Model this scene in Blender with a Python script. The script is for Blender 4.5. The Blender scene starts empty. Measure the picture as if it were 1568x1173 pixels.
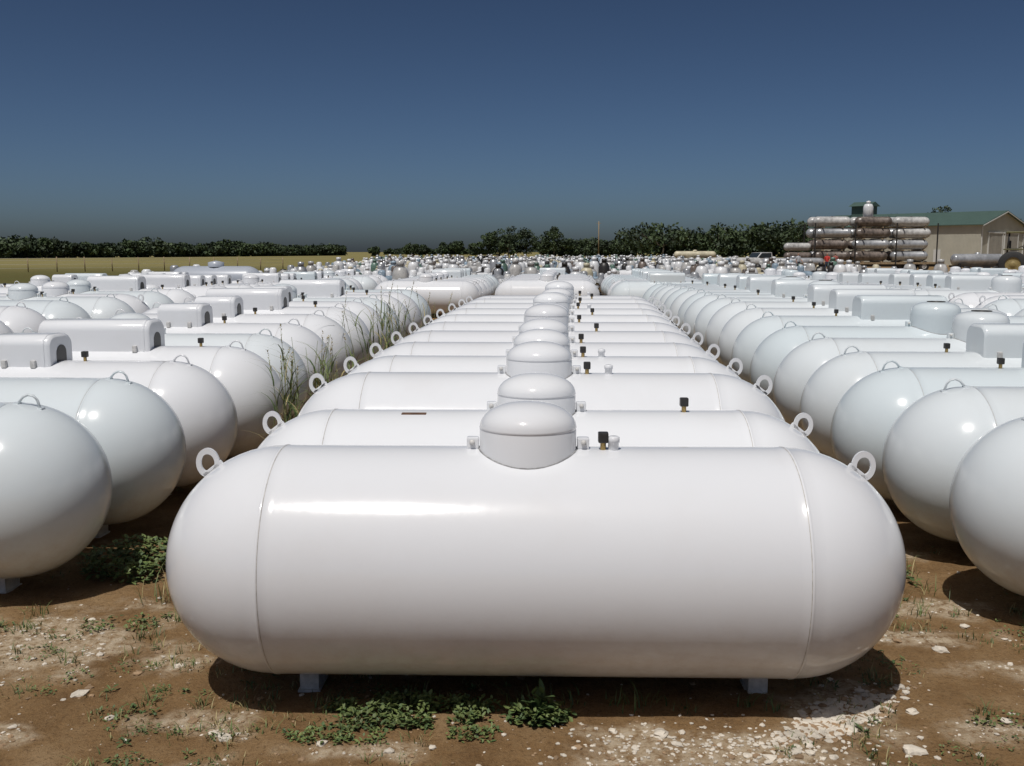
import bpy, bmesh, math, random
import numpy as np
from mathutils import Vector, Matrix, noise
random.seed(7); rng = np.random.default_rng(7)
scene = bpy.context.scene
COL = scene.collection

# ------------------------------------------------------------------ materials
def new_mat(name):
    m = bpy.data.materials.new(name); m.use_nodes = True
    nt = m.node_tree; return m, nt, nt.nodes['Principled BSDF']
def N(nt, t, **kw):
    n = nt.nodes.new(t)
    for k, v in kw.items():
        if k.startswith('i_'):
            n.inputs[k[2:].replace('_', ' ')].default_value = v
        else: setattr(n, k, v)
    return n
def ramp(nt, fac, pts):
    r = nt.nodes.new('ShaderNodeValToRGB')
    el = r.color_ramp.elements
    while len(el) < len(pts): el.new(0.5)
    for e, (p, c) in zip(el, pts):
        e.position = p; e.color = (c[0], c[1], c[2], 1) if not isinstance(c, (int, float)) else (c, c, c, 1)
    nt.links.new(fac, r.inputs[0]); return r.outputs[0]
def mix(nt, fac, a, b):
    m = nt.nodes.new('ShaderNodeMix'); m.data_type = 'RGBA'
    for s, v in ((0, fac), (6, a), (7, b)):
        if hasattr(v, 'is_linked'): nt.links.new(v, m.inputs[s])
        else: m.inputs[s].default_value = v if s == 0 else (v[0], v[1], v[2], 1)
    return m.outputs[2]
def math_(nt, op, a, b=0.0, clamp=False):
    m = nt.nodes.new('ShaderNodeMath'); m.operation = op; m.use_clamp = clamp
    for s, v in ((0, a), (1, b)):
        if hasattr(v, 'is_linked'): nt.links.new(v, m.inputs[s])
        else: m.inputs[s].default_value = v
    return m.outputs[0]
def maprange(nt, v, a, b, c=0.0, d=1.0):
    m = nt.nodes.new('ShaderNodeMapRange'); m.interpolation_type = 'SMOOTHSTEP'
    nt.links.new(v, m.inputs[0])
    for i, x in enumerate((a, b, c, d)): m.inputs[i+1].default_value = x
    return m.outputs[0]

def paint(name, base, base2, rough=0.15, dust=0.3):
    m, nt, p = new_mat(name)
    tc = N(nt, 'ShaderNodeTexCoord'); oi = N(nt, 'ShaderNodeObjectInfo')
    sep = N(nt, 'ShaderNodeSeparateXYZ'); nt.links.new(tc.outputs['Object'], sep.inputs[0])
    off = N(nt, 'ShaderNodeVectorMath', operation='ADD'); nt.links.new(tc.outputs['Object'], off.inputs[0])
    sc = N(nt, 'ShaderNodeVectorMath', operation='SCALE'); nt.links.new(oi.outputs['Location'], sc.inputs[0]); sc.inputs['Scale'].default_value = 3.1
    nt.links.new(sc.outputs[0], off.inputs[1])
    n1 = N(nt, 'ShaderNodeTexNoise', i_Scale=2.2, i_Detail=6.0, i_Roughness=0.6); nt.links.new(off.outputs[0], n1.inputs['Vector'])
    n2 = N(nt, 'ShaderNodeTexNoise', i_Scale=14.0, i_Detail=8.0, i_Roughness=0.7); nt.links.new(off.outputs[0], n2.inputs['Vector'])
    c = mix(nt, oi.outputs['Random'], base, base2)
    low = maprange(nt, sep.outputs[2], 0.60, 0.08)
    d = math_(nt, 'MULTIPLY', low, maprange(nt, n2.outputs[0], 0.35, 0.75))
    d = math_(nt, 'ADD', math_(nt, 'MULTIPLY', d, dust), math_(nt, 'MULTIPLY', maprange(nt, n1.outputs[0], 0.45, 0.8), dust*0.22), True)
    c = mix(nt, d, c, (0.42, 0.34, 0.26))
    nt.links.new(c, p.inputs['Base Color'])
    r = math_(nt, 'ADD', math_(nt, 'MULTIPLY', n2.outputs[0], 0.1), rough-0.05)
    nt.links.new(r, p.inputs['Roughness'])
    b1 = N(nt, 'ShaderNodeBump', i_Strength=0.10, i_Distance=0.004)
    n3 = N(nt, 'ShaderNodeTexNoise', i_Scale=9.0, i_Detail=5.0, i_Roughness=0.6); nt.links.new(off.outputs[0], n3.inputs['Vector'])
    nt.links.new(n3.outputs[0], b1.inputs['Height'])
    nt.links.new(b1.outputs[0], p.inputs['Normal'])
    p.inputs['Specular IOR Level'].default_value = 0.4
    return m
M_white = paint('white_tank_paint', (0.755, 0.768, 0.785), (0.71, 0.72, 0.74), 0.13, 0.33)
M_cool = paint('cool_white_tank_paint', (0.60, 0.665, 0.69), (0.69, 0.72, 0.735), 0.15, 0.36)
M_grey = paint('grey_tank_paint', (0.36, 0.39, 0.44), (0.5, 0.52, 0.55), 0.3, 0.4)

def simple(name, col, rough=0.5, metal=0.0, var=0.35, scale=20.0, bump=0.0):
    m, nt, p = new_mat(name)
    tc = N(nt, 'ShaderNodeTexCoord')
    n1 = N(nt, 'ShaderNodeTexNoise', i_Scale=scale, i_Detail=6.0, i_Roughness=0.65); nt.links.new(tc.outputs['Object'], n1.inputs['Vector'])
    f = maprange(nt, n1.outputs[0], 0.3, 0.7)
    lo = tuple(c*(1-var) for c in col); hi = tuple(min(1, c*(1+var*0.6)) for c in col)
    nt.links.new(mix(nt, f, lo, hi), p.inputs['Base Color'])
    p.inputs['Roughness'].default_value = rough; p.inputs['Metallic'].default_value = metal
    if bump:
        b = N(nt, 'ShaderNodeBump', i_Strength=bump, i_Distance=0.02); nt.links.new(n1.outputs[0], b.inputs['Height']); nt.links.new(b.outputs[0], p.inputs['Normal'])
    return m
M_dark = simple('black_fitting_and_hole_shade', (0.03, 0.028, 0.026), 0.45)  # real black fittings, plus painted-in darkness for hood openings
M_steel = simple('grey_primed_steel', (0.56, 0.55, 0.53), 0.5, 0.0, .25)
M_rust = simple('rusty_plate', (0.13, 0.07, 0.04), 0.8)
M_brass = simple('brass_valve', (0.35, 0.25, 0.1), 0.35, 0.8)
M_gap = simple('gasket', (0.34, 0.34, 0.34), 0.8)
M_weld = simple('weld_seam', (0.5, 0.48, 0.45), 0.6, 0, .3, 30)
M_usedrust = simple('rusted_tank', (0.17, 0.14, 0.12), 0.32, 0.0, 0.6, 2.5)
M_usedwhite = simple('weathered_white_tank', (0.47, 0.465, 0.45), 0.3, 0.0, 0.4, 2.0)
M_silver = simple('silver_tank_paint', (0.42, 0.43, 0.44), 0.3, 0.35, 0.3, 2.0)
M_green = simple('green_tank_paint', (0.12, 0.20, 0.16), 0.35, 0, 0.4, 2.0)
M_blue = simple('blue_grey_tank_paint', (0.27, 0.35, 0.42), 0.35, 0, 0.4, 2.0)
M_tan = simple('cream_tank_paint', (0.55, 0.50, 0.36), 0.45, 0, 0.3, 2.0)
M_plainwhite = simple('distant_white_paint', (0.70, 0.71, 0.72), 0.28, 0, 0.15, 1.5)
M_wood = simple('weathered_timber', (0.3, 0.22, 0.13), 0.8, 0, 0.4, 6)
M_rubber = simple('tyre_rubber', (0.03, 0.03, 0.03), 0.8)
M_glass = simple('dark_window_glass', (0.03, 0.04, 0.05), 0.1)
M_leafd = simple('tree_leaf_dark', (0.028, 0.046, 0.020), 0.7, 0, 0.4, 0.3)
M_leafl = simple('tree_leaf_light', (0.056, 0.086, 0.032), 0.7, 0, 0.4, 0.3)
M_bark = simple('bark', (0.09, 0.07, 0.05), 0.9)
M_weed = simple('weed_leaf', (0.13, 0.17, 0.05), 0.6, 0, 0.4, 8)
M_weed2 = simple('weed_leaf_dark', (0.075, 0.12, 0.038), 0.6, 0, 0.4, 8)
M_straw = simple('dry_grass', (0.36, 0.30, 0.14), 0.7, 0, 0.3, 8)
M_stone = simple('limestone_gravel', (0.60, 0.54, 0.45), 0.85, 0, 0.3, 9, 0.4)
M_stone2 = simple('brown_gravel', (0.30, 0.20, 0.115), 0.9, 0, 0.4, 9, 0.4)

# ------------------------------------------------------------------ mesh builder
class MB:
    def __init__(s): s.v = []; s.f = []; s.m = []; s.s = []
    def add(s, V, F, mat=0, smooth=False, M=None):
        o = len(s.v)
        for p in V:
            p = Vector(p)
            s.v.append(tuple(M @ p) if M is not None else tuple(p))
        for f in F:
            s.f.append([i+o for i in f]); s.m.append(mat); s.s.append(smooth)
    def lathe(s, prof, segs=24, axis='z', M=None, mat=0, smooth=True):
        V = []; F = []; rings = []
        for a, r in prof:
            if r < 1e-6:
                rings.append([len(V)]); V.append((a, 0, 0) if axis == 'x' else (0, 0, a))
            else:
                st = len(V)
                for i in range(segs):
                    t = 2*math.pi*i/segs; c, q = r*math.cos(t), r*math.sin(t)
                    V.append((a, c, q) if axis == 'x' else (c, q, a))
                rings.append(list(range(st, st+segs)))
        for A, B in zip(rings, rings[1:]):
            for i in range(segs):
                j = (i+1) % segs
                if len(A) == 1 and len(B) == 1: continue
                if len(A) == 1: F.append([A[0], B[j], B[i]][::-1])
                elif len(B) == 1: F.append([A[i], A[j], B[0]])
                else: F.append([A[i], A[j], B[j], B[i]])
        s.add(V, F, mat, smooth, M)
    def tube(s, path, r, segs=8, mat=0, M=None, closed=False, cap=True):
        path = [Vector(p) for p in path]; n = len(path); V = []; F = []
        rr = r if isinstance(r, (list, tuple)) else [r]*n
        for i, p in enumerate(path):
            if closed: t = path[(i+1) % n]-path[i-1]
            else: t = path[min(i+1, n-1)]-path[max(i-1, 0)]
            t.normalize(); up = Vector((0, 0, 1)) if abs(t.z) < 0.9 else Vector((0, 1, 0))
            a = t.cross(up).normalized(); b = t.cross(a)
            for k in range(segs):
                th = 2*math.pi*k/segs; V.append(p+a*rr[i]*math.cos(th)+b*rr[i]*math.sin(th))
        R = n if closed else n-1
        for i in range(R):
            for k in range(segs):
                a0 = i*segs+k; a1 = i*segs+(k+1) % segs; i2 = (i+1) % n
                F.append([a0, i2*segs+k, i2*segs+(k+1) % segs, a1])
        if not closed and cap:
            F.append(list(range(segs))); F.append(list(range((n-1)*segs, n*segs))[::-1])
        s.add(V, F, mat, True, M)
    def box(s, c, d, mat=0, bev=0.0, M=None, smooth=False):
        bm = bmesh.new(); bmesh.ops.create_cube(bm, size=1.0)
        for v in bm.verts: v.co = Vector((v.co.x*d[0], v.co.y*d[1], v.co.z*d[2]))
        if bev: bmesh.ops.bevel(bm, geom=bm.edges[:], offset=bev, segments=2, affect='EDGES', profile=0.6)
        bm.verts.index_update()
        V = [v.co+Vector(c) for v in bm.verts]; F = [[v.index for v in f.verts] for f in bm.faces]
        bm.free(); s.add(V, F, mat, smooth, M)
    def prism(s, poly, axis, a, b, mat=0, M=None, smooth=False):
        def P(p, t): return {'x': (t, p[0], p[1]), 'y': (p[0], t, p[1]), 'z': (p[0], p[1], t)}[axis]
        n = len(poly); V = [P(p, a) for p in poly]+[P(p, b) for p in poly]
        F = [[i, (i+1) % n, n+(i+1) % n, n+i] for i in range(n)]
        s.add(V, F, mat, smooth, M); s.add(V, [list(range(n))[::-1], list(range(n, 2*n))], mat, False, M)
    def mesh(s, name, mats):
        me = bpy.data.meshes.new(name); me.from_pydata(s.v, [], s.f)
        for m in mats: me.materials.append(m)
        me.polygons.foreach_set('material_index', s.m); me.polygons.foreach_set('use_smooth', s.s)
        bm = bmesh.new(); bm.from_mesh(me); bmesh.ops.recalc_face_normals(bm, faces=bm.faces[:]); bm.to_mesh(me); bm.free()
        me.update(); return me
def obj(name, me, loc=(0, 0, 0), rz=0.0, parent=None, sc=1.0):
    o = bpy.data.objects.new(name, me); COL.objects.link(o)
    o.location = loc; o.rotation_euler = (0, 0, rz); o.scale = (sc, sc, sc)
    if parent: o.parent = parent
    return o
def empty(name, loc=(0, 0, 0), rz=0.0):
    o = bpy.data.objects.new(name, None); COL.objects.link(o); o.location = loc; o.rotation_euler = (0, 0, rz); return o

# ------------------------------------------------------------------ terrain
def ss(a, b, x):
    t = min(1, max(0, (x-a)/(b-a))); return t*t*(3-2*t)
def hump(x, y): return 0.16*ss(7.0, 14, y)*(1-ss(17, 30, y))
def gz(x, y):
    z = hump(x, y)
    if y < 14 and abs(x) < 9:
        z += 0.022*(noise.noise(Vector((x*1.1, y*1.1, 3)))) + 0.010*noise.noise(Vector((x*6, y*6, 1)))
        z += 0.006*noise.noise(Vector((x*21, y*21, 5)))
    return z
def axis_pts(lo, hi, a, b, st):
    p = list(np.arange(a, b+1e-6, st)); s = st; x = b
    while x < hi: s *= 1.13; x += s; p.append(x)
    s = st; x = a; q = []
    while x > lo: s *= 1.13; x -= s; q.append(x)
    return q[::-1]+p
PALE = [(-2.25, 4.5, .65, .35), (-1.3, 3.72, .28, .14), (1.3, 3.85, .34, .22), (.78, 3.5, .6, .18), (2.15, 5.0, .4, .15), (-1.55, 4.3, .25, .13),
        (-2.0, 5.0, .35, .14), (2.4, 4.2, .5, .12), (0.45, 3.62, .25, .09), (1.95, 4.6, .35, .12), (-0.6, 3.5, .35, .07), (1.75, 3.6, .4, .12), (-2.1, 3.6, .3, .1)]
def pale(x, y):
    w = noise.noise(Vector((x*3.3, y*3.3, 9)))*0.7 + noise.noise(Vector((x*9, y*9, 2)))*0.45
    v = 0
    for cx, cy, rx, ry in PALE:
        d = math.hypot((x-cx)/rx, (y-cy)/ry); v = max(v, 1.25-d*0.75)
    v2 = noise.noise(Vector((x*0.9+5, y*1.6, 4)))*1.1+.02
    return max(0, min(1, (max(v, v2)+w-0.45)*2.2))
def build_ground():
    xs = axis_pts(-2500, 2500, -3.4, 3.4, 0.025); ys = axis_pts(-60, 5000, 3.0, 6.5, 0.025)
    nx, ny = len(xs), len(ys)
    V = []; A = []
    for y in ys:
        for x in xs:
            V.append((x, y, gz(x, y)))
            A.append(pale(x, y) if (abs(x) < 12 and y < 16) else max(0, min(1, noise.noise(Vector((x*.25, y*.18, 4)))*1.4+.25)))
    F = [(j*nx+i, j*nx+i+1, (j+1)*nx+i+1, (j+1)*nx+i) for j in range(ny-1) for i in range(nx-1)]
    me = bpy.data.meshes.new('ground'); me.from_pydata(V, [], F)
    me.polygons.foreach_set('use_smooth', [True]*len(F))
    at = me.attributes.new('pale', 'FLOAT', 'POINT'); at.data.foreach_set('value', A)
    m, nt, p = new_mat('dirt_and_field')
    tc = N(nt, 'ShaderNodeTexCoord'); co = tc.outputs['Object']
    sep = N(nt, 'ShaderNodeSeparateXYZ'); nt.links.new(co, sep.inputs[0])
    def nz(s, d=6.0, r=0.6):
        n = N(nt, 'ShaderNodeTexNoise', i_Scale=s, i_Detail=d, i_Roughness=r); nt.links.new(co, n.inputs['Vector']); return n.outputs[0]
    a, b, c = nz(2.5, 8, .65), nz(22, 8, .7), nz(140, 4, .7)
    dirt = ramp(nt, a, [(0.3, (0.145, 0.080, 0.033)), (0.5, (0.235, 0.140, 0.062)), (0.7, (0.33, 0.22, 0.115))])
    dirt = mix(nt, math_(nt, 'MULTIPLY', maprange(nt, b, .35, .7), 0.4), dirt, (0.28, 0.185, 0.095))
    dirt = mix(nt, math_(nt, 'MULTIPLY', maprange(nt, c, .58, .68), 0.4), dirt, (0.38, 0.29, 0.18))
    dirt = mix(nt, math_(nt, 'MULTIPLY', maprange(nt, nz(60, 5, .75), .50, .36), 0.55), dirt, (0.095, 0.052, 0.024))
    pa = N(nt, 'ShaderNodeAttribute', attribute_name='pale')
    pf = math_(nt, 'MULTIPLY', pa.outputs['Fac'], maprange(nt, b, .3, .55), True)
    palec = ramp(nt, b, [(0.3, (0.32, 0.23, 0.14)), (0.55, (0.48, 0.38, 0.26)), (0.75, (0.58, 0.50, 0.39))])
    dirt = mix(nt, pf, dirt, palec)
    f1 = nz(0.02, 5, .5); f2 = nz(0.25, 8, .7)
    near = mix(nt, nz(1.5, 8, .75), (0.045, 0.050, 0.014), (0.16, 0.13, 0.045))
    near = mix(nt, maprange(nt, f2, .4, .6), near, (0.10, 0.095, 0.03))
    far = mix(nt, f1, (0.17, 0.15, 0.055), (0.28, 0.235, 0.10))
    far = mix(nt, math_(nt, 'MULTIPLY', maprange(nt, f2, .4, .65), .35), far, (0.12, 0.12, 0.04))
    field = mix(nt, maprange(nt, sep.outputs[1], 70, 150), near, far)
    edge = math_(nt, 'ADD', sep.outputs[0], math_(nt, 'MULTIPLY', nz(0.3), 3.0))
    inL = maprange(nt, edge, -14.5, -13.0)
    inF = maprange(nt, math_(nt, 'ADD', sep.outputs[1], math_(nt, 'MULTIPLY', nz(0.1), 20.0)), 185, 175)
    inR = maprange(nt, edge, 95, 92)
    yard = math_(nt, 'MULTIPLY', math_(nt, 'MULTIPLY', inL, inF), inR)
    g = math_(nt, 'MULTIPLY', maprange(nt, nz(1.2, 8, .7), .5, .62), maprange(nt, sep.outputs[1], 6, 14, 0.0, 0.8))
    dirt = mix(nt, g, dirt, (0.075, 0.10, 0.03))
    nt.links.new(mix(nt, yard, field, dirt), p.inputs['Base Color'])
    p.inputs['Roughness'].default_value = 0.95; p.inputs['Specular IOR Level'].default_value = 0.15
    h = math_(nt, 'ADD', math_(nt, 'MULTIPLY', b, 0.7), math_(nt, 'MULTIPLY', c, 0.35))
    bp = N(nt, 'ShaderNodeBump', i_Strength=1.0, i_Distance=0.025); nt.links.new(h, bp.inputs['Height']); nt.links.new(bp.outputs[0], p.inputs['Normal'])
    me.materials.append(m); obj('ground', me)
build_ground()

# ------------------------------------------------------------------ propane tanks
TM = [M_white, M_dark, M_steel, M_rust, M_brass, M_gap, M_weld]
def tank_mesh(name, c=1.045, R=0.475, hood='dome', lug='plate', segs=64, paintm=None, valves=((.29, 'black'), (.325, 'white')), plate=False, hx=0.0, low=0.09):
    mb = MB(); Z = R+low; T = Matrix.Translation((0, 0, Z))
    prof = []
    nr = 16 if segs > 40 else 9
    for i in range(nr+1):
        t = math.pi/2*i/nr; prof.append((-c-0.008-R*math.cos(t), R*math.sin(t)*0.998 if i else 0.0))
    prof += [(-c-.006, R*1.0), (-c-.003, R+.0022), (-c+.003, R+.0022), (-c+.006, R+0.0004)]
    prof += [(x, R) for x in np.linspace(-c+.05, c-.05, 7)]
    prof += [(-a, r) for a, r in prof[nr+1:nr+5]][::-1]
    prof += [(-a, r) for a, r in prof[:nr+1]][::-1]
    mb.lathe(prof, segs, 'x', T, 0)
    if segs > 40:
        for s_ in (-1, 1): mb.lathe([(s_*(c-.0080), R+.0012), (s_*(c-.0050), R+.0022)], segs, 'x', T, 6)
    for sx in (-.935*c/1.035, .935*c/1.035):
        for q in (-1, 1):
            mb.box((sx+q*.036, 0, low*.5+.03), (.008, .13, low+.07), 2)
        mb.box((sx, -.066, low*.5+.03), (.080, .008, low+.055), 2); mb.box((sx, .066, low*.5+.03), (.080, .008, low+.055), 2)
        mb.box((sx, 0, .004), (.095, .16, .010), 2)
    for sx in (-1, 1):
        if lug == 'plate':
            th = math.radians(38)
            cx = sx*(c+(R+.040)*math.sin(th)); cz = Z+(R+.040)*math.cos(th)
            outer, inner, n = .057, .034, 24
            V = []; F = []
            for k in range(n):
                t = 2*math.pi*k/n
                for r, y in ((outer, -.007), (outer, .007), (inner, .007), (inner, -.007)):
                    V.append((cx+r*math.cos(t)*.86, y, cz+r*math.sin(t)*1.1))
            for k in range(n):
                for q in range(4):
                    a = k*4+q; b = k*4+(q+1) % 4; k2 = (k+1) % n
                    F.append([a, k2*4+q, k2*4+(q+1) % 4, b])
            mb.add(V, F, 0, False)
            bx = sx*(c+R*math.sin(th)); bz = Z+R*math.cos(th)
            mb.box((0, 0, 0), (.10, .014, .035), 0, .003, Matrix.Translation((bx, 0, bz)) @ Matrix.Rotation(sx*th, 4, 'Y'))
        else:
            th0, th1 = math.radians(4), math.radians(20)
            P = []
            for t, rr in ((th0, R-.005), (th0+.06, R+.038), ((th0+th1)/2-.03, R+.055), ((th0+th1)/2+.03, R+.055), (th1-.06, R+.038), (th1, R-.005)):
                P.append((sx*(c+rr*math.sin(t)), 0, Z+rr*math.cos(t)))
            mb.tube(P, .0075, 8, 0)
            for t in (th0, th1): mb.box((sx*(c+R*math.sin(t)), 0, Z+R*math.cos(t)), (.03, .04, .012), 0, .003)
    top = Z+R
    TT = Matrix.Translation((hx, 0, top))
    if hood in ('dome', 'opendome', 'talldome'):
        r = .200; e = .05 if hood == 'talldome' else 0
        if hood == 'opendome':
            r = .24; pr = [(-.12, r), (.11, r), (.17, r*.97), (.205, r*.88), (.228, r*.70), (.240, r*.48), (.243, .088)]
            mb.lathe(pr, 40, 'z', TT, 0); mb.lathe([(.243, .088), (.250, .088), (.250, .078), (.225, .075), (.225, 0)], 24, 'z', TT, 1)  # black collar and shallow floor paint in the dark of the hole
        else:
            h0 = .092+e
            pr = [(-.14, r), (h0-.010, r), (h0-.008, r-.001), (h0-.004, r-.001), (h0-.002, r+.001)]
            pr += [(h0+.102*math.sin(t), r*(math.cos(t)**.92 if t < 1.57 else 0)) for t in np.linspace(.05, math.pi/2, 14)]
            mb.lathe(pr, 56, 'z', TT, 0)
        pts = []
        for k in range(40):
            t = 2*math.pi*k/40; q = (r+.002)
            pts.append((hx+q*math.cos(t), q*math.sin(t), Z+math.sqrt(R*R-(q*math.sin(t))**2)+.0005))
        mb.tube(pts, .0035, 6, 5, closed=True)
        for sx in (-1, 1):
            mb.box((hx+sx*(r+.028), 0, top+.022), (.05, .045, .05), 0, .008)
            mb.lathe([(.0, .011), (.012, .011), (.012, 0)], 10, 'z', Matrix.Translation((hx+sx*(r+.03), -.024, top+.028)) @ Matrix.Rotation(math.pi/2, 4, 'X'), 2)
    elif hood in ('long', 'short'):
        L = .94 if hood == 'long' else .46; w = .17; h = .225 if hood == 'long' else .2
        pl = [(-w, -.05), (-w, h*.62)]+[(-w+(w*.55)*(1-math.cos(t)), h*.62+h*.38*math.sin(t)) for t in np.linspace(.2, math.pi/2, 5)]
        pl = pl+[(-a, b) for a, b in pl[::-1]]
        secs = [(-L/2, .90), (-L/2+.008, .96), (-L/2+.025, 1.0), (L/2-.025, 1.0), (L/2-.008, .96), (L/2, .90)]
        n = len(pl); V = []; F = []
        for xx, s0 in secs: V += [(xx, p[0]*(1-(1-s0)*.6), p[1] if p[1] < 0 else p[1]*s0) for p in pl]
        for i in range(len(secs)-1):
            for j in range(n-1): F.append([i*n+j, i*n+j+1, (i+1)*n+j+1, (i+1)*n+j])
        mb.add(V, F, 0, True, TT); mb.add(V, [list(range(n)), list(range(5*n, 6*n))], 0, False, TT)
        mb.prism([(p[0]*1.02, p[1]*1.012) for p in pl], 'x', L/2-.055, L/2-.040, 0, TT, False)
        ar = [(-.07, -.02), (-.07, .06)]+[(-.07*math.cos(t), .06+.06*math.sin(t)) for t in np.linspace(.3, math.pi-.3, 7)]+[(.07, .06), (.07, -.02)]
        mb.prism(ar, 'x', L/2-.004, L/2+.003, 1, TT)  # flat black arch stands in for the shaded opening; nothing is cut
        for sx in (-1, 1):
            for yy in (-1, 1): mb.box((hx+sx*(L/2-.12), yy*(w+.012), top-.01), (.035, .03, .055), 2, .004)
    for vx, kind in valves:
        Mv = Matrix.Translation((hx+vx, -.02, top))
        if kind == 'black':
            mb.lathe([(-.01, .012), (.03, .012), (.03, .02)], 12, 'z', Mv, 4)
            mb.box((0, 0, .05), (.042, .04, .044), 1, .006, Mv)
        else:
            mb.lathe([(-.01, .022), (.028, .022), (.03, .026), (.05, .026), (.055, .018), (.055, 0)], 14, 'z', Mv, 0)
    if plate:
        mb.box((-.62, -.06, top-.008), (.125, .06, .010), 3, .002)
    mats = list(TM)
    if paintm: mats[0] = paintm
    return mb.mesh(name, mats)

BV = (.29, 'black')
T_front = tank_mesh('tank_dome_a', hx=-.022, valves=((.31, 'black'), (.352, 'white')))
T_second = tank_mesh('tank_dome_b', valves=((.75, 'black'),), plate=True)
T_c = tank_mesh('tank_dome_c', valves=((.29, 'black'), (.42, 'white')))
T_d = tank_mesh('tank_dome_d', hood='dome', valves=((.3, 'black'),))
T_e = tank_mesh('tank_dome_e', hood='talldome', valves=((.45, 'black'),))
L_none = tank_mesh('tank_loop_plain', lug='loop', hood='dome', paintm=M_cool, segs=64, hx=-.15)
L_short = tank_mesh('tank_loop_short', lug='loop', hood='short', paintm=M_white, segs=56, valves=((.42, 'black'),))
L_long = tank_mesh('tank_loop_long', lug='loop', hood='long', paintm=M_white, segs=56, valves=((.85, 'black'),))
R_open = tank_mesh('tank_loop_open', c=1.35, lug='loop', hood='opendome', paintm=M_cool, segs=64, valves=((.4, 'black'),))
R_long = tank_mesh('tank_loop_longhood', c=1.35, lug='loop', hood='long', paintm=M_cool, segs=56, valves=((-.7, 'black'),))
T_grey = tank_mesh('tank_grey', lug='loop', hood='short', paintm=M_grey, segs=32)
S_a = tank_mesh('tank_small_dome', c=.75, R=.38, lug='loop', hood='talldome', segs=32, valves=(BV,))
S_b = tank_mesh('tank_small_long', c=.7, R=.38, lug='loop', hood='short', segs=32, valves=(BV,))
B_a = tank_mesh('tank_far_dome', segs=32, valves=(BV,)); B_b = tank_mesh('tank_far_long', hood='long', lug='loop', segs=32, paintm=M_cool, valves=(BV,))

def put(me, x, y, rz=-0.035, dz=0.0):
    return obj('propane_tank', me, (x, y, hump(x, y)-.002+dz), rz)
cx = [.088, .125, .165, .21, .255, .31, .37, .43, .50, .58, .66, .72]
cm = [T_front, T_second, T_c, T_c, T_d, T_e, T_d, T_e, T_c, T_d, T_e, T_c]
y = 4.06
for k in range(12):
    dz = 0 if k < 2 else .075*(1-ss(8, 13, y))
    put(cm[k], cx[k], y, -.022+(-.01 if k > 1 else 0)+random.uniform(-.006, .006), dz); y += .985+random.uniform(-.01, .015)
lm = [L_none, L_none, L_short, L_long, L_none, L_short, L_short, L_long, L_short, L_none, L_long, L_short, L_none]
y = 5.36
for k, me in enumerate(lm):
    ex = -2.70+0.068*(y-5.36)+(.06 if k == 3 else 0)
    put(me, ex-1.035, y, -.05+random.uniform(-.02, .02)); y += (1.06 if k < 1 else 0.98)+random.uniform(-.02, .04)
rm = [R_long, R_open, R_long, R_long, R_open, R_open, R_long, R_long, R_long, R_open, R_long, R_open, R_long, R_long, R_open, R_long, R_open, R_long]
y = 4.85
for k, me in enumerate(rm):
    ex = 2.71+0.04*(y-4.85)+random.uniform(-.03, .03)
    put(me, ex+1.35, y, -.035+random.uniform(-.02, .02)); y += 1.03+random.uniform(-.02, .03)
def row(x0, y0, y1, slope, choices, step=1.03, jit=.12, skip=.04):
    y = y0
    while y < y1:
        if random.random() > skip:
            put(random.choice(choices), x0+slope*y+random.uniform(-jit, jit), y, -.05+random.uniform(-.05, .05))
        y += step+random.uniform(-.02, .08)
mixL = [L_none, L_short, L_long, B_a, B_b, L_short, S_a]
row(-7.9, 8.2, 36, .055, mixL); row(-11.0, 12.5, 36, .03, mixL+[S_a, S_b, S_a])
row(-13.6, 18.0, 33, .03, [S_a, S_b, B_a], 1.4, .3, .15)
mixR = [R_open, R_long, B_a, B_b, R_open, T_e]
row(7.9, 8.5, 36, .035, mixR); row(12.0, 12, 38, .035, mixR); row(16.0, 18, 40, .035, mixR+[B_a]); row(20.0, 24, 43, .035, mixR+[S_a]); row(24, 30, 43, .03, [B_a, B_b, S_a])
row(-4.1, 28, 36, .06, [B_a, B_b], 1.1, .05, 0); row(-.75, 29, 37, .06, [B_a, B_a, B_b], 1.1, .05, 0); row(2.6, 27, 37, .06, [B_b, B_a], 1.1, .05, 0)

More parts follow.
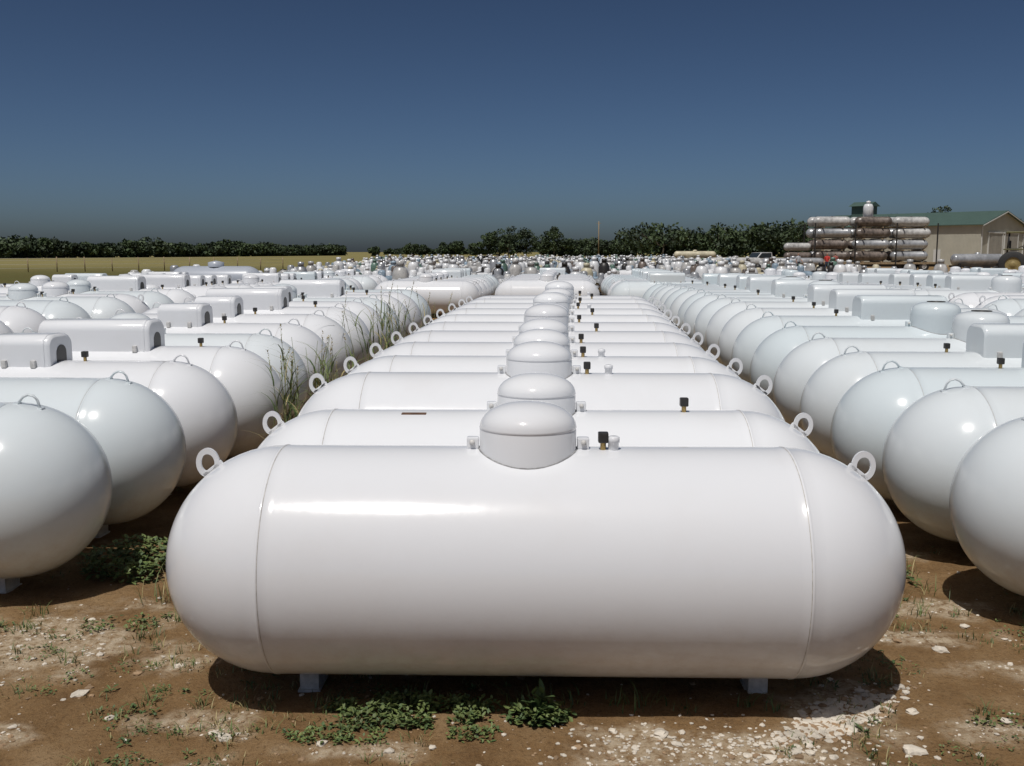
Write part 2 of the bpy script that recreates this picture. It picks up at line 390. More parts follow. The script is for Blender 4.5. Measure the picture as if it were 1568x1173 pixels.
# ------------------------------------------------------------------ mass of assorted tanks further back
def mass():
    t = MB(); R = .42; c = .55
    prof = [(-c-R*math.cos(a), R*math.sin(a) if i else 0) for i, a in enumerate(np.linspace(0, math.pi/2, 5))]
    prof += [(-a, r) for a, r in prof[::-1]]
    t.lathe(prof, 12, 'x', Matrix.Translation((0, 0, .58)), 0)
    t.lathe([(0, .19), (.22, .19), (.3, .12), (.31, 0)], 10, 'z', Matrix.Translation((0, 0, .97)), 0)
    t.box((-.4, 0, .08), (.08, .3, .16), 0); t.box((.4, 0, .08), (.08, .3, .16), 0)
    u = MB(); u.lathe([(0, .24), (.1, .27), (.8, .27), (.98, .2), (1.05, .10), (1.05, .13), (1.2, .13), (1.22, 0)], 12, 'z', None, 0)
    mats = [M_plainwhite, M_silver, M_green, M_blue, M_usedrust, M_tan, M_usedwhite, M_dark]
    pw = np.array([.38, .16, .06, .07, .07, .03, .15, .08]); pw /= pw.sum()
    VV = []; FF = []; MI = []; o = 0
    def place(tt, x, y, rz, sc, m, z=0):
        nonlocal o
        A = np.array(tt.v)*sc; c_, s_ = math.cos(rz), math.sin(rz)
        B = np.stack([A[:, 0]*c_-A[:, 1]*s_+x, A[:, 0]*s_+A[:, 1]*c_+y, A[:, 2]+z], 1)
        VV.append(B); FF.extend([[i+o for i in f] for f in tt.f]); MI.extend([m]*len(tt.f)); o += len(A)
    y = 39.5
    while y < 160:
        x = -10.5-(y-39)*.075; xmax = (13 if y < 48 else 21)+(y-50)*.05
        while x < xmax:
            if random.random() < .85:
                m = int(rng.choice(8, p=pw))
                if m == 2 and y < 55: m = 6
                if random.random() < .55: place(t, x+random.uniform(-.3, .3), y+random.uniform(-.8, .8), random.choice([1.57, 1.2, 1.9, 1.5, 2.3, .8])+random.uniform(-.3, .3), random.uniform(.65, .95), m)
                else: place(u, x, y+random.uniform(-.5, .5), 0, random.uniform(.75, 1.25), m)
            x += random.uniform(.9, 1.6)
        y += random.uniform(1.7, 2.8)
    for i in range(26):
        place(t, random.uniform(-15, -10), random.uniform(34, 48), random.uniform(0, 3), random.uniform(.75, 1), int(rng.choice([0, 0, 0, 1, 6])))
    me = bpy.data.meshes.new('assorted_tanks'); me.from_pydata(np.concatenate(VV).tolist(), [], FF)
    for m in mats: me.materials.append(m)
    me.polygons.foreach_set('material_index', MI); me.polygons.foreach_set('use_smooth', [True]*len(FF))
    obj('mass_of_stored_tanks', me)
mass()

# ------------------------------------------------------------------ gravel
def gravel():
    temps = []
    for k in range(6):
        bm = bmesh.new(); bmesh.ops.create_icosphere(bm, subdivisions=2 if k < 3 else 1, radius=1)
        for v in bm.verts:
            v.co *= 1+.45*noise.noise(v.co*1.3+Vector((k*7, 0, 0))); v.co.z *= .6
        temps.append((np.array([v.co[:] for v in bm.verts]), [[v.index for v in f.verts] for f in bm.faces])); bm.free()
    VV = []; FF = []; MI = []; o = 0
    def st(x, y, r, mi):
        nonlocal o
        A, F = temps[random.randrange(6) if r > .012 else random.randrange(3, 6)]
        sc = np.array([r*random.uniform(.7, 1.3), r*random.uniform(.7, 1.3), r*random.uniform(.6, 1)])
        t = random.uniform(0, 6.28); B = A*sc
        B = np.stack([B[:, 0]*math.cos(t)-B[:, 1]*math.sin(t)+x, B[:, 0]*math.sin(t)+B[:, 1]*math.cos(t)+y, B[:, 2]+gz(x, y)+r*.1], 1)
        VV.append(B); FF.extend([[i+o for i in f] for f in F]); MI.extend([mi]*len(F)); o += len(A)
    for i in range(1300):
        x = random.gauss(1.30, .12); st(x, 3.78+(x-1.32)*.7+random.gauss(0, .05), random.uniform(.005, .020), 0 if random.random() < .8 else 1)
    for i in range(350): st(random.gauss(.75, .35), random.gauss(3.55, .1), random.uniform(.003, .012), 0)
    n = 0
    while n < 3300:
        x = random.uniform(-3.2, 3.2); y = 3.25+abs(random.gauss(0, 1.3)); pv = pale(x, y)
        if random.random() > .14+.86*pv: continue
        r = .002+random.expovariate(1/.0034); st(x, y, min(r, .03), 0 if random.random() < .2+.5*pv else 1); n += 1
    for x, y, r in [(-1.82, 3.98, .036), (1.62, 3.82, .03), (-.72, 3.56, .024), (1.95, 3.72, .03), (1.5, 3.5, .035), (-2.35, 3.9, .03), (2.25, 4.75, .03), (-1.1, 3.6, .026), (-1.6, 3.75, .02), (.95, 3.45, .026), (1.75, 4.7, .03), (2.0, 4.45, .035), (-.3, 3.52, .018)]: st(x, y, r, 0)
    me = bpy.data.meshes.new('gravel'); me.from_pydata(np.concatenate(VV).tolist(), [], FF)
    me.materials.append(M_stone); me.materials.append(M_stone2); me.polygons.foreach_set('material_index', MI)
    obj('gravel', me)
gravel()

# ------------------------------------------------------------------ weeds and grass
def blade(mb, x, y, z, h, az, lean, w, mat, n=4):
    V = []; dx, dy = math.cos(az), math.sin(az); px, py = -dy, dx
    for i in range(n+1):
        t = i/n; a = lean*t*t; ww = w*(1-t**1.5)*(.5 if i == n else 1)
        cxx = x+dx*h*a; cyy = y+dy*h*a; cz = z+h*(t-.35*lean*t*t*t)
        V += [(cxx-px*ww, cyy-py*ww, cz), (cxx+px*ww, cyy+py*ww, cz)]
    mb.add(V, [[2*i, 2*i+1, 2*i+3, 2*i+2] for i in range(n)], mat, True)
def leaf(mb, x, y, z, L, w, az, el, mat):
    d = Vector((math.cos(az)*math.cos(el), math.sin(az)*math.cos(el), math.sin(el))); s = Vector((-math.sin(az), math.cos(az), 0))*w
    p = Vector((x, y, z)); dn = Vector((0, 0, -L*.18)); up = d.cross(s.normalized())*(-w*.25)
    V = [p, p+d*L*.35+s, p+d*L*.4+up, p+d*L*.35-s, p+d*L*.75+s*.7+dn*.5, p+d*L*.75-s*.7+dn*.5, p+d*L+dn]
    mb.add(V, [[0, 1, 2], [0, 2, 3], [1, 4, 2], [2, 4, 6], [2, 6, 5], [2, 5, 3]], mat, False)
def tuft(mb, x, y, h, n, mats=(0, 1, 2), spread=.03):
    z = gz(x, y)-.005
    for i in range(n):
        blade(mb, x+random.gauss(0, spread), y+random.gauss(0, spread), z, h*random.uniform(.4, 1), random.uniform(0, 6.28), random.uniform(.2, 1.2), random.uniform(.0015, .0035), random.choice(mats))
def rosette(mb, x, y, r, n, mats=(0, 1)):
    z = gz(x, y)
    for i in range(n):
        a = random.uniform(0, 6.28); el = random.uniform(.0, 1.0); rr = r*random.uniform(0, .35)
        leaf(mb, x+rr*math.cos(a), y+rr*math.sin(a), z+random.uniform(0, r*.35), r*random.uniform(.35, .8), r*random.uniform(.08, .16), a, el, random.choice(mats))
def creeping(mb, x, y, rx, ry, n, s=.018, hmax=.06):
    for i in range(n):
        a = random.uniform(0, 6.28); q = math.sqrt(random.random()); X = x+rx*q*math.cos(a); Y = y+ry*q*math.sin(a)
        if noise.noise(Vector((X*9, Y*9, 7))) < -.15: continue
        leaf(mb, X, Y, gz(X, Y)+random.uniform(0, hmax)*(1-q*.6), s*random.uniform(.6, 1.5), s*random.uniform(.2, .45), random.uniform(0, 6.28), random.uniform(-.3, 1.1), random.choice((0, 0, 1)))
wb = MB()
creeping(wb, -.40, 3.79, .36, .13, 1900, .022, .085); creeping(wb, -.68, 3.62, .2, .08, 380, .018, .04); creeping(wb, -.15, 3.62, .14, .06, 240, .018, .04)
creeping(wb, -2.2, 5.65, .30, .3, 1700, .035, .22); creeping(wb, -1.95, 4.75, .2, .12, 260, .02, .05); creeping(wb, 2.05, 5.6, .25, .4, 600, .03, .14)
creeping(wb, .11, 3.76, .14, .07, 260, .028, .1); creeping(wb, -2.35, 3.75, .2, .1, 200, .022, .06); creeping(wb, 2.0, 3.72, .2, .06, 120, .018, .03)
creeping(wb, -1.55, 3.78, .14, .07, 120, .018, .05)
for i in range(9): rosette(wb, .11+random.gauss(0, .03), 3.76+random.gauss(0, .02), .11, 9, (1, 1, 0))
for i in range(46): leaf(wb, .11+random.gauss(0, .01), 3.76, gz(.11, 3.76)+random.uniform(.01, .11), random.uniform(.05, .1), .012, random.uniform(0, 6.28), random.uniform(.1, 1.2), 1)
for x, y, h in [(.54, 3.85, .16), (.42, 3.88, .10), (.02, 3.88, .17), (.25, 3.9, .1), (-.45, 3.9, .1), (.95, 3.86, .08), (1.05, 3.84, .08), (2.75, 4.5, .18), (1.9, 3.8, .08), (-1.5, 3.9, .1), (-.75, 3.86, .07), (-.2, 3.88, .08), (.7, 3.84, .06), (2.1, 4.9, .12), (-2.0, 4.3, .1), (-2.4, 4.9, .12), (-1.75, 4.6, .09)]:
    tuft(wb, x, y, h, 18, (1, 0, 0))
n = 0
while n < 520:
    x = random.uniform(-3.3, 3.3); y = 3.3+abs(random.gauss(0, 1.5))
    k = noise.noise(Vector((x*1.2, y*1.2, 11)))
    if k < (-.12 if x < -.8 or x > 1.3 else .1): continue
    n += 1
    r = random.random()
    if r < .66: tuft(wb, x, y, random.uniform(.025, .09), random.randint(6, 22), (0, 1, 2), .03)
    elif r < .84: rosette(wb, x, y, random.uniform(.025, .06), random.randint(6, 12))
    else: creeping(wb, x, y, random.uniform(.04, .12), random.uniform(.03, .08), random.randint(20, 70), .013, .03)
for i in range(170):
    y = random.uniform(5, 16)
    tuft(wb, -1.75+.062*(y-5)+random.gauss(0, .12), y, random.uniform(.08, .3), 14, (0, 1, 2), .05)
    tuft(wb, 2.02+.04*(y-5)+random.gauss(0, .12), y, random.uniform(.06, .25), 14, (0, 1, 2), .05)
obj('weeds', wb.mesh('weeds', [M_weed, M_weed2, M_straw]))

def tallgrass(name, cx_, cy_, n, spread, H):
    mb = MB()
    for i in range(n):
        x = cx_+random.gauss(0, spread*.6); y = cy_+random.gauss(0, spread); z = gz(x, y)
        h = H*random.uniform(.7, 1.08); az = random.uniform(0, 6.28); l = random.uniform(.04, .2)
        path = [(x+math.cos(az)*h*l*t*t, y+math.sin(az)*h*l*t*t, z+h*t) for t in np.linspace(0, 1, 6)]
        mb.tube(path, [.004, .0035, .003, .0028, .0022, .0015], 5, 0)
        for j in range(6):
            t = random.uniform(.25, .85); blade(mb, x+math.cos(az)*h*l*t*t, y+math.sin(az)*h*l*t*t, z+h*t, random.uniform(.22, .4), random.uniform(0, 6.28), random.uniform(.7, 1.5), random.uniform(.004, .008), random.choice((0, 2, 0, 1)), 5)
        if random.random() < .6:
            p = Vector(path[-1]); d = (p-Vector(path[-2])).normalized()
            for j in range(26):
                q = p+d*random.uniform(-.12, .06); leaf(mb, q.x, q.y, q.z, .022, .004, random.uniform(0, 6.28), random.uniform(.4, 1.3), 2)
    obj(name, mb.mesh(name, [M_weed, M_weed2, M_straw]))
tallgrass('tall_grass', -1.58, 8.1, 30, .28, 1.16)
tallgrass('tall_grass', -1.42, 11.6, 34, .45, 1.25)

# ------------------------------------------------------------------ trees
def leaf_cloud(cx_, cy_, H, R, nclump, nleaf, size, low=.18):
    Q = []; MI = []
    for k in range(nclump):
        while True:
            p = rng.uniform(-1, 1, 3)
            if p@p < 1: break
        ctr = np.array([cx_+p[0]*R*.85, cy_+p[1]*R*.85, H*(low+(1-low)*.5)+p[2]*H*(1-low)*.42])
        cr = R*rng.uniform(.22, .42)
        d = rng.normal(size=(nleaf, 3)); d /= np.linalg.norm(d, axis=1)[:, None]
        P = ctr+d*cr*rng.uniform(.5, 1.05, (nleaf, 1))*np.array([1, 1, .75])
        P[:, 2] = np.maximum(P[:, 2], .05)
        a = rng.normal(size=(nleaf, 3)); a /= np.linalg.norm(a, axis=1)[:, None]
        b = np.cross(a, rng.normal(size=(nleaf, 3))); b /= np.linalg.norm(b, axis=1)[:, None]
        s = size*rng.uniform(.6, 1.3, (nleaf, 1))
        Q.append(np.stack([P-a*s, P-b*s*.6, P+a*s, P+b*s*.6], 1)); MI.append(np.full(nleaf, int(rng.random() < .5)))
    return np.concatenate(Q), np.concatenate(MI)
def trees_obj(name, specs, low):
    mb = MB(); Qs = []; Ms = []
    for (x, y, H, R, nc, nl, s) in specs:
        q, m = leaf_cloud(x, y, H, R, nc, nl, s, low); Qs.append(q); Ms.append(m)
        mb.tube([(x, y, -.1), (x+.05*R, y, H*.3), (x, y, H*.75)], [H*.028, H*.02, H*.006], 6, 2)
        for k in range(4):
            a = random.uniform(0, 6.28); mb.tube([(x, y, H*.3), (x+math.cos(a)*R*.4, y+math.sin(a)*R*.4, H*.5), (x+math.cos(a)*R*.7, y+math.sin(a)*R*.7, H*.7)], [H*.013, H*.009, H*.003], 5, 2)
    q = np.concatenate(Qs); n = len(q); o = len(mb.v)
    V = mb.v+q.reshape(-1, 3).tolist(); F = mb.f+[[o+4*i, o+4*i+1, o+4*i+2, o+4*i+3] for i in range(n)]
    me = bpy.data.meshes.new(name); me.from_pydata(V, [], F)
    for m in (M_leafd, M_leafl, M_bark): me.materials.append(m)
    me.polygons.foreach_set('material_index', mb.m+np.concatenate(Ms).tolist())
    return obj(name, me)
def line(pts, hfun, step, nl=26, s=.6, k=.35):
    out = []
    for (x0, y0), (x1, y1) in zip(pts, pts[1:]):
        L = math.hypot(x1-x0, y1-y0); t = 0
        while t < L:
            f = t/L; x = x0+(x1-x0)*f; y = y0+(y1-y0)*f; H = hfun(x)*random.uniform(.82, 1.08)*(1+k*noise.noise(Vector((x*.04, y*.04, 0))))
            R = H*random.uniform(.6, .95); out.append((x, y+random.uniform(-6, 6), H, R, 20, nl, s)); t += R*step
    return out
trees_obj('distant_treeline', line([(-330, 235), (-144, 285), (-120, 340), (-84, 500)], lambda x: 5.2, .42, 32)+
          line([(-80, 640), (-10, 600)], lambda x: 4.2, 1.0)+line([(14, 430), (52, 400)], lambda x: 6.2, .5)+
          line([(46, 352), (112, 345), (260, 330), (500, 300)], lambda x: 11.0, .3, 34, .7, .3), -.05)
for x, y, H, R in [(-40, 400, 5.6, 3.2), (-36, 405, 4.6, 3), (-26, 400, 6, 3.3), (-21.5, 400, 6.2, 3.4), (-14.5, 400, 6.4, 3.3), (-9.5, 400, 9.4, 4.2), (-5, 398, 10.8, 5), (0.5, 400, 12, 5.5), (5.5, 400, 11.6, 4.5),
                   (11.5, 400, 9.6, 4), (16.5, 396, 11.6, 5), (21, 400, 8, 4), (-1.5, 395, 9, 4), (26, 400, 6.5, 4), (31, 398, 7.4, 4.5), (36, 400, 6.2, 4), (42, 398, 7, 4), (-55, 400, 4, 2.6)]:
    trees_obj('tree', [(x, y, H, R, 32, 50, .42)], .04)
for x, y, H, R in [(84, 196, 11.0, 3.8), (78, 205, 10.8, 3.4), (88.5, 200, 10.6, 3), (72, 215, 9.5, 3), (62, 215, 8.5, 3.5), (97, 195, 9, 4)]:
    trees_obj('tree', [(x, y, H, R, 30, 60, .3)], .12)

mb = MB(); mb.tube([(0, 0, 0), (0, 0, 12)], [.22, .15], 8, 0); mb.box((0, .2, 11.4), (1.6, .12, .14), 0)
obj('utility_pole', mb.mesh('utility_pole', [M_wood]), (29.3, 340, 0))
mb = MB()
P0, P1 = Vector((-60, 80, 0)), Vector((-24, 105, 0)); nP = 18
for i in range(nP+1):
    p = P0.lerp(P1, i/nP); h = 1.3+random.uniform(-.1, .15); mb.tube([p, p+Vector((random.uniform(-.05, .05), 0, h))], .05, 6, 0)
for zz in (.35, .7, 1.05, 1.25): mb.tube([P0+Vector((0, 0, zz)), P1+Vector((0, 0, zz))], .008, 4, 1)
obj('wire_fence', mb.mesh('wire_fence', [M_wood, M_steel]))

# ------------------------------------------------------------------ metal building
def siding(name, col, sc):
    m, nt, p = new_mat(name); tc = N(nt, 'ShaderNodeTexCoord'); w = N(nt, 'ShaderNodeTexWave', i_Scale=sc); w.bands_direction = 'X'
    nt.links.new(tc.outputs['Object'], w.inputs['Vector'])
    n1 = N(nt, 'ShaderNodeTexNoise', i_Scale=.8, i_Detail=5.0); nt.links.new(tc.outputs['Object'], n1.inputs['Vector'])
    nt.links.new(mix(nt, n1.outputs[0], tuple(c*.8 for c in col), tuple(c*1.12 for c in col)), p.inputs['Base Color'])
    b = N(nt, 'ShaderNodeBump', i_Strength=.6, i_Distance=.03); nt.links.new(w.outputs[0], b.inputs['Height']); nt.links.new(b.outputs[0], p.inputs['Normal'])
    p.inputs['Roughness'].default_value = .5; return m
M_wall = siding('tan_metal_siding', (.46, .44, .36), 1.6); M_roof = siding('green_metal_roof', (.07, .115, .095), 1.6)
M_trim = simple('white_trim', (.6, .6, .57), .5, 0, .1); M_door = simple('sliding_door_panel', (.36, .34, .29), .5, 0, .15, 1)
ang = math.atan2(-.75, .66)
bld = empty('metal_building', (64.3, 138, 0), ang)
L, W, E, RG = 26.0, 14.2, 5.6, 7.5
def child(nm, build, mats, parent):
    mb = MB(); build(mb); return obj(nm, mb.mesh(nm, mats), parent=parent)
child('walls', lambda m: m.prism([(0, 0), (W, 0), (W, E), (W/2, RG), (0, E)], 'x', -L, 0, 0), [M_wall], bld)
def roof(m):
    t = .12; o = .5; k = (RG-E)/(W/2)
    for s in (0, 1):
        a = [(-o, E-o*k+.01), (W/2, RG+.01), (W/2, RG+t), (-o, E-o*k+t)]
        if s: a = [(W-p[0], p[1]) for p in a]
        m.prism(a, 'x', -L-.5, .5, 0)
child('roof', roof, [M_roof], bld)
def cup(m):
    m.box((-L+4.5, W/2, RG+.6), (3.0, 2.4, 1.6), 0); m.prism([(W/2-1.7, RG+1.4), (W/2+1.7, RG+1.4), (W/2, RG+2.1)], 'x', -L+2.7, -L+6.3, 1)
child('roof_vent', cup, [M_roof, M_roof], bld)
def doors(m):
    for a in (2.2, 7.4):
        m.box((.06, a+2.35, 2.2), (.1, 4.4, 4.4), 0)
        for q in (a+.1, a+4.6): m.box((.09, q, 2.2), (.16, .18, 4.4), 1)
        m.box((.1, a+2.35, 4.5), (.18, 4.9, .2), 1)
    m.box((.07, .25, 2.8), (.12, .2, 5.4), 1); m.box((.07, W-.25, 2.8), (.12, .2, 5.4), 1)
    for x in (-9, -15, -21): m.box((x, -.06, 2.6), (1.2, .1, 1.0), 2)
    m.box((-6, -.06, 1.1), (1.0, .1, 2.1), 1)
child('doors_and_windows', doors, [M_door, M_trim, M_glass], bld)
def trimf(m):
    k = (RG-E)/(W/2)
    for s in (1, -1):
        a = [(W/2-s*(W/2+.5), E-.5*k-.12), (W/2, RG-.12), (W/2, RG+.0), (W/2-s*(W/2+.5), E-.5*k)]
        m.prism(a, 'x', .505, .56, 0)
child('gable_trim', trimf, [M_trim], bld)
child('lean_to', lambda m: (m.prism([(W+.02, 0), (W+6, 0), (W+6, 3.4), (W+.02, 4.3)], 'x', -L*.6, -.5, 0), m.prism([(W+.02, 4.31), (W+6.4, 3.36), (W+6.4, 3.48), (W+.02, 4.45)], 'x', -L*.6-.3, -.2, 1)), [M_wall, M_roof], bld)

# ------------------------------------------------------------------ wheels / trailer / vehicles
def wheel(mb, x, y, r, w, rub, hub, hubr=.5):
    Mx = Matrix.Translation((x, y, r)) @ Matrix.Rotation(math.pi/2, 4, 'X')
    mb.lathe([(-w/2, r*hubr), (-w/2, r*.9), (-w*.35, r), (w*.35, r), (w/2, r*.9), (w/2, r*hubr)], 24, 'z', Mx, rub)
    mb.lathe([(-w*.42, 0), (-w*.4, r*hubr*.4), (-w*.3, r*hubr*.5), (-w*.42, r*hubr)], 20, 'z', Mx, hub)
    mb.lathe([(w*.42, 0), (w*.4, r*hubr*.4), (w*.3, r*hubr*.5), (w*.42, r*hubr)], 20, 'z', Mx, hub)
tr = empty('trailer_stacked_with_tanks', (33.8, 95, 0), .1)
def bed(m):
    m.box((0, 0, .78), (13.5, 2.5, .18), 0); m.box((0, -.6, .6), (13.2, .15, .3), 1); m.box((0, .6, .6), (13.2, .15, .3), 1)
    for x in (3.6, 4.9):
        for yy in (-1.05, 1.05): wheel(m, x, yy, .5, .3, 1, 2)
    for x in (-5.9, -2, 2, 6):
        for yy in (-1.28, 1.28): m.box((x, yy, 2.6), (.1, .08, 3.8), 1)
    for i in range(4):
        for x in (-5, -3.2, -1.1, .7, 2.8, 4.8): m.box((x, 0, .93+i*1.06), (.12, 2.4, .1), 0)
child('flatbed', bed, [M_wood, M_dark, M_steel], tr)
def stackmesh(paintm):
    m = MB(); c, R = 1.28, .46
    pr = [(-c-R*math.cos(a), R*math.sin(a) if i else 0) for i, a in enumerate(np.linspace(0, math.pi/2, 8))]
    pr += [(-c+.02, R+.012), (-c+.06, R)]; pr += [(-a, r) for a, r in pr[::-1]]
    m.lathe(pr, 24, 'x', None, 0)
    for s in (-1, 1):
        m.tube([(s*c, -R*.7, -R*.7), (s*c, 0, -R-.02), (s*c, R*.7, -R*.7)], .03, 6, 1)
        m.tube([(s*(c+.1), 0, R-.01), (s*(c+.14), 0, R+.07), (s*(c+.22), 0, R+.05), (s*(c+.24), 0, R-.07)], .012, 6, 1)
    m.lathe([(0, .12), (.05, .12), (.07, 0)], 12, 'z', Matrix.Translation((0, 0, R-.02)), 1)
    return m.mesh('stacked_tank', [paintm, M_dark])
SM = [stackmesh(M_usedrust), stackmesh(M_usedwhite), stackmesh(M_silver), stackmesh(M_usedrust), stackmesh(M_silver)]
for i in range(4):
    for j, x in enumerate((-4.05, -.2, 3.7)):
        for k, yy in enumerate((-.62, .55)):
            me = SM[1] if (j == 2 and i >= 3 or j == 0 and i == 3) else random.choice(SM)
            obj('stacked_tank', me, (x+random.uniform(-.2, .2), yy, 1.46+i*1.06), random.uniform(-.06, .06)-.12, tr)
for i in range(3):
    obj('stacked_tank', random.choice(SM), (-7.0, 0+random.uniform(-.1, .1), .6+i*.85), .1, tr, .8)
mb = MB(); mb.lathe([(0, .4), (.05, .46), (.9, .46), (1.15, .36), (1.25, .15), (1.25, .2), (1.45, .2), (1.5, 0)], 24, 'z', None, 0)
obj('upright_white_tank', mb.mesh('upright_tank', [M_plainwhite]), (-.2, .2, 4.95+.16), 0, tr)

g = empty('tank_trailer', (37.1, 80, 0), .05)
def gt(m):
    c, R = 1.85, .46
    pr = [(-c-R*.6*math.cos(a), R*math.sin(a) if i else 0) for i, a in enumerate(np.linspace(0, math.pi/2, 8))]; pr += [(-a, r) for a, r in pr[::-1]]
    m.lathe(pr, 28, 'x', Matrix.Translation((0, 0, 1.22)), 0)
    m.box((0, -.35, .7), (4.2, .1, .14), 1); m.box((0, .35, .7), (4.2, .1, .14), 1)
    for x in (-1.6, 1.6): m.box((x, 0, .82), (.15, .9, .2), 1)
    for x in (-1.2, 1.2):
        for yy in (-.7, .7): wheel(m, x, yy, .36, .2, 1, 2)
    m.lathe([(0, .2), (.12, .2), (.18, 0)], 16, 'z', Matrix.Translation((0, 0, 1.64)), 0)
child('tank_and_frame', gt, [M_silver, M_dark, M_steel], g)

tg = empty('tractor', (36.9, 72, 0), math.radians(-25)); tg.scale = (1.15, 1.15, 1.15)
M_tr = simple('tractor_paint', (.16, .15, .07), .5); M_hub = simple('yellow_hub', (.30, .23, .09), .6)
def trac(m):
    m.box((1.3, 0, 1.25), (1.9, .75, .75), 0, .08); m.box((.2, 0, 1.0), (1.2, .6, .5), 0, .05); m.box((-.6, 0, 1.05), (1.0, .8, .6), 0, .05)
    m.box((2.28, 0, 1.2), (.06, .6, .6), 1)
    for yy in (-.62, .62): m.box((-.75, yy, 1.75), (1.1, .4, .08), 0, .03)
    for x in (-1.1, .25):
        for yy in (-.55, .55): m.tube([(x, yy, 1.5), (x*.92, yy*.95, 2.75)], .04, 6, 1)
    m.box((-.42, 0, 2.8), (1.6, 1.35, .12), 0, .05); m.box((-.7, 0, 1.75), (.5, .5, .15), 1, .04); m.box((-.95, 0, 2.05), (.12, .5, .5), 1, .04)
    m.tube([(1.2, .2, 1.6), (1.2, .2, 2.5)], .05, 8, 1); m.tube([(.0, 0, 1.55), (-.25, 0, 1.95)], .025, 6, 1)
    m.tube([(-.25+.2*math.cos(t), .2*math.sin(t), 1.95+.08*math.cos(t)) for t in np.linspace(0, 6.28, 13)[:-1]], .02, 6, 1, closed=True)
    for yy in (-.85, .85): wheel(m, -.75, yy, .82, .42, 2, 3, .55)
    for yy in (-.7, .7): wheel(m, 1.7, yy, .45, .25, 2, 3, .55)
child('tractor_body', trac, [M_tr, M_dark, M_rubber, M_hub], tg)

pk = empty('pickup_truck', (27.3, 110, 0), math.radians(200))
M_pw = simple('white_vehicle_paint', (.7, .7, .7), .3, 0, .08)
def pick(m):
    pl = [(-2.6, .45), (2.6, .45), (2.62, .95), (2.45, 1.08), (1.1, 1.15), (.55, 1.75), (-.75, 1.78), (-.85, 1.15), (-2.6, 1.12)]
    m.prism(pl, 'y', -.92, .92, 0)
    m.prism([(1.02, 1.18), (.52, 1.7), (-.68, 1.72), (-.72, 1.18)], 'y', -.935, .935, 1)
    m.prism([(1.16, 1.14), (.6, 1.72), (.64, 1.74), (1.2, 1.16)], 'y', -.78, .78, 1)
    m.box((-1.75, 0, 1.125), (1.5, 1.6, .02), 2); m.box((2.66, 0, .55), (.1, 1.8, .2), 3); m.box((2.63, 0, .82), (.04, 1.2, .2), 2)
    for x in (-1.65, 1.7):
        for yy in (-.86, .86): wheel(m, x, yy, .38, .26, 2, 3)
child('pickup_body', pick, [M_pw, M_glass, M_rubber, M_steel], pk)

def longtank(name, x, y, L, R, z, rz, mat):
    m = MB(); c = L/2-R
    pr = [(-c-R*math.cos(a), R*math.sin(a) if i else 0) for i, a in enumerate(np.linspace(0, math.pi/2, 8))]; pr += [(-a, r) for a, r in pr[::-1]]
    m.lathe(pr, 24, 'x', Matrix.Translation((0, 0, z)), 0)
    for q in (-.6, .6): m.box((c*q, 0, (z-R*.7)/2), (.3, R*1.3, z-R*.7), 1)
    m.lathe([(0, .25), (.15, .25), (.2, 0)], 12, 'z', Matrix.Translation((0, 0, z+R-.03)), 0)
    obj(name, m.mesh(name, [mat, M_wood]), (x, y, 0), rz)
longtank('storage_tank', 20.5, 92, 5, .42, .9, .05, M_usedwhite); longtank('storage_tank', 25.2, 90, 5.5, .36, .95, -.08, M_silver)
longtank('storage_tank', 21.5, 118, 5, .42, 1.5, .02, M_tan)
longtank('storage_tank', -9.3, 31.5, 2.9, .45, .95, -.05, M_grey)

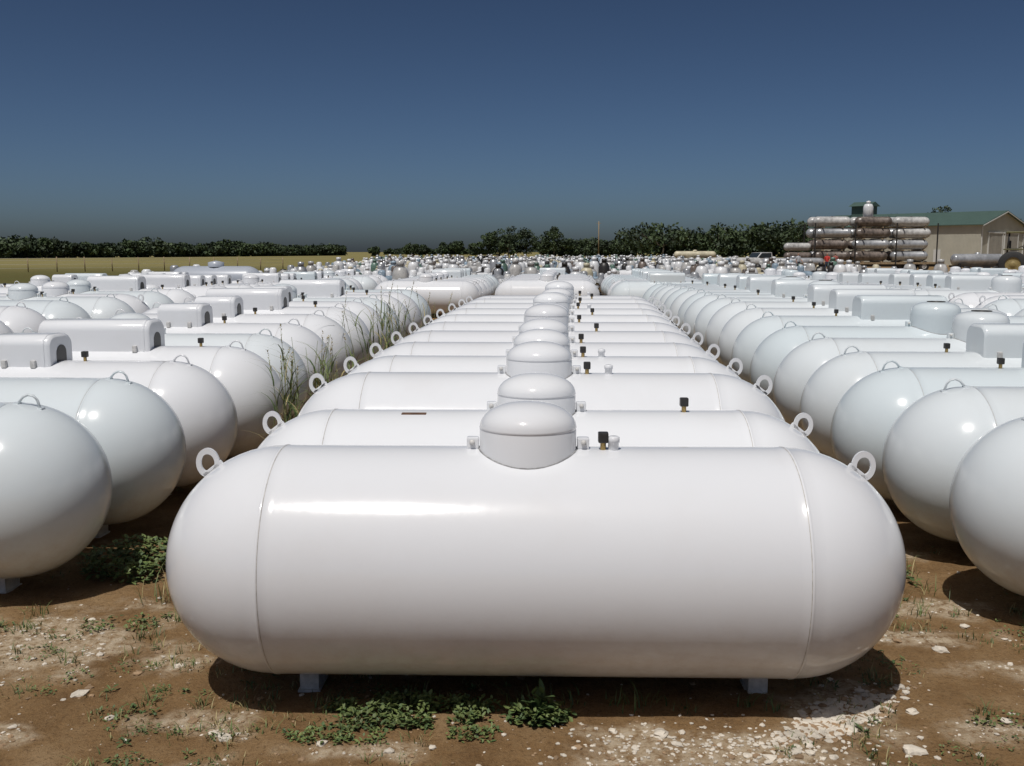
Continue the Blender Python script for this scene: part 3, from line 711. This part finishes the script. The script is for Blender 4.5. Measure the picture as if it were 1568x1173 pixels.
# ------------------------------------------------------------------ people
M_skin = simple('skin', (.42, .24, .16), .6, 0, .05); M_hair = simple('dark_hair', (.03, .02, .015), .8)
M_jean = simple('denim', (.05, .07, .12), .8); M_shoe = simple('work_boots', (.06, .04, .03), .7)
def person(x, y, rz, shirtcol, arm):
    sh = simple('shirt', shirtcol, .8, 0, .1)
    J = {'pel': (0, 0, .95, .135), 'waist': (0, 0, 1.08, .13), 'chest': (0, .01, 1.30, .155), 'neck0': (0, .01, 1.45, .07), 'neck': (0, .015, 1.52, .052), 'head0': (0, -.01, 1.60, .085), 'head1': (0, 0, 1.70, .085)}
    E = [('pel', 'waist'), ('waist', 'chest'), ('chest', 'neck0'), ('neck0', 'neck'), ('neck', 'head0'), ('head0', 'head1')]
    for s, n_ in ((-1, 'l'), (1, 'r')):
        fx = arm if s > 0 else .05
        J['sh'+n_] = (s*.19, .01, 1.41, .062); J['el'+n_] = (s*.25, .02-fx*.25, 1.13, .043); J['wr'+n_] = (s*.24, -.08-fx*.6, .90+fx*.35, .028); J['ha'+n_] = (s*.24, -.11-fx*.75, .82+fx*.42, .03)
        J['hip'+n_] = (s*.10, 0, .90, .095); J['kn'+n_] = (s*.12, -.03*s, .49, .062); J['an'+n_] = (s*.13, .05*s, .09, .042); J['to'+n_] = (s*.14, -.13+.05*s, .045, .038)
        E += [('chest', 'sh'+n_), ('sh'+n_, 'el'+n_), ('el'+n_, 'wr'+n_), ('wr'+n_, 'ha'+n_), ('pel', 'hip'+n_), ('hip'+n_, 'kn'+n_), ('kn'+n_, 'an'+n_), ('an'+n_, 'to'+n_)]
    keys = list(J); me = bpy.data.meshes.new('person'); me.from_pydata([J[k][:3] for k in keys], [(keys.index(a), keys.index(b)) for a, b in E], [])
    o = obj('person', me, (x, y, 0), rz)
    o.modifiers.new('skin', 'SKIN'); o.modifiers.new('sub', 'SUBSURF').levels = 1
    for k, v in zip(keys, me.skin_vertices[0].data): v.radius = (J[k][3], J[k][3]); v.use_root = (k == 'pel')
    dg = bpy.context.evaluated_depsgraph_get(); m2 = bpy.data.meshes.new_from_object(o.evaluated_get(dg)); o.modifiers.clear()
    mb = MB(); mb.v = [tuple(v.co) for v in m2.vertices]
    for p in m2.polygons:
        c = p.center; mi = 0
        if c.z > 1.50: mi = 3 if (c.z > 1.70 or (c.z > 1.58 and c.y > .03)) else 2
        elif abs(c.x) > .2 and c.z < 1.18 and c.z > .75: mi = 2
        elif c.z < .13: mi = 4
        elif c.z < .97: mi = 1
        mb.f.append(list(p.vertices)); mb.m.append(mi); mb.s.append(True)
    mb.lathe([(-.02, .012), (.012, .008), (.018, 0)], 8, 'z', Matrix.Translation((0, -.1, 1.63)) @ Matrix.Rotation(math.pi/2, 4, 'X'), 2)
    for s in (-1, 1):
        mb.box((s*.086, .0, 1.64), (.018, .035, .06), 2, .006); mb.box((s*.03, -.088, 1.66), (.02, .01, .01), 3)
        h = Vector(J['ha'+('l' if s < 0 else 'r')][:3]); d = (h-Vector(J['wr'+('l' if s < 0 else 'r')][:3])).normalized()
        for q, Lf in ((-.03, .065), (-.01, .078), (.01, .072), (.028, .058)):
            b = h+Vector((0, q, 0)); mb.tube([b, b+d*Lf*.6, b+d*Lf+Vector((-s*.015, 0, 0))], [.009, .008, .006], 6, 2)
        mb.tube([h-d*.03, h-d*.03+Vector((0, -.04, -.02)), h+Vector((0, -.055, -.03))], [.01, .009, .007], 6, 2)
    mb.box((0, -.09, 1.585), (.045, .008, .01), 2)
    o.data = mb.mesh('person', [sh, M_jean, M_skin, M_hair, M_shoe])
person(25.4, 89, .4, (.45, .47, .5), .3); person(27.8, 88.5, -.5, (.5, .04, .03), .5); person(29.0, 90, 2.6, (.35, .1, .08), .1)

# ------------------------------------------------------------------ light, sky, camera
to_sun = Vector((-.16, -.39, .91)).normalized()
sl = bpy.data.lights.new('sun', 'SUN'); sl.energy = 3.15; sl.angle = math.radians(.53); sl.color = (1, .97, .93)
so = bpy.data.objects.new('sun', sl); COL.objects.link(so); so.rotation_euler = to_sun.to_track_quat('Z', 'Y').to_euler(); so.location = (0, 0, 30)
w = bpy.data.worlds.new('World'); scene.world = w; w.use_nodes = True; nt = w.node_tree
bg = nt.nodes['Background']; sky = nt.nodes.new('ShaderNodeTexSky'); sky.sky_type = 'NISHITA'; sky.sun_disc = False
sky.sun_elevation = math.asin(to_sun.z); sky.sun_rotation = math.atan2(to_sun.x, to_sun.y) % (2*math.pi)
sky.air_density = .45; sky.dust_density = 1.6; sky.ozone_density = 4.0
gm = nt.nodes.new('ShaderNodeGamma'); gm.inputs[1].default_value = 1.42; nt.links.new(sky.outputs[0], gm.inputs[0])
mm = nt.nodes.new('ShaderNodeMix'); mm.data_type = 'RGBA'; mm.blend_type = 'MULTIPLY'; mm.inputs[0].default_value = 1.0
nt.links.new(gm.outputs[0], mm.inputs[6]); mm.inputs[7].default_value = (.62, .58, .47, 1); nt.links.new(mm.outputs[2], bg.inputs[0])
bg.inputs[1].default_value = .06
cam = bpy.data.cameras.new('camera'); cam.lens = 35; cam.sensor_width = 36; cam.clip_end = 8000; cam.clip_start = .05
co = bpy.data.objects.new('camera', cam); COL.objects.link(co); co.location = (0, 0, 1.845); co.rotation_euler = (math.radians(90-7.51), 0, 0)
scene.camera = co
scene.view_settings.view_transform = 'Standard'; scene.view_settings.look = 'None'; scene.view_settings.exposure = 0
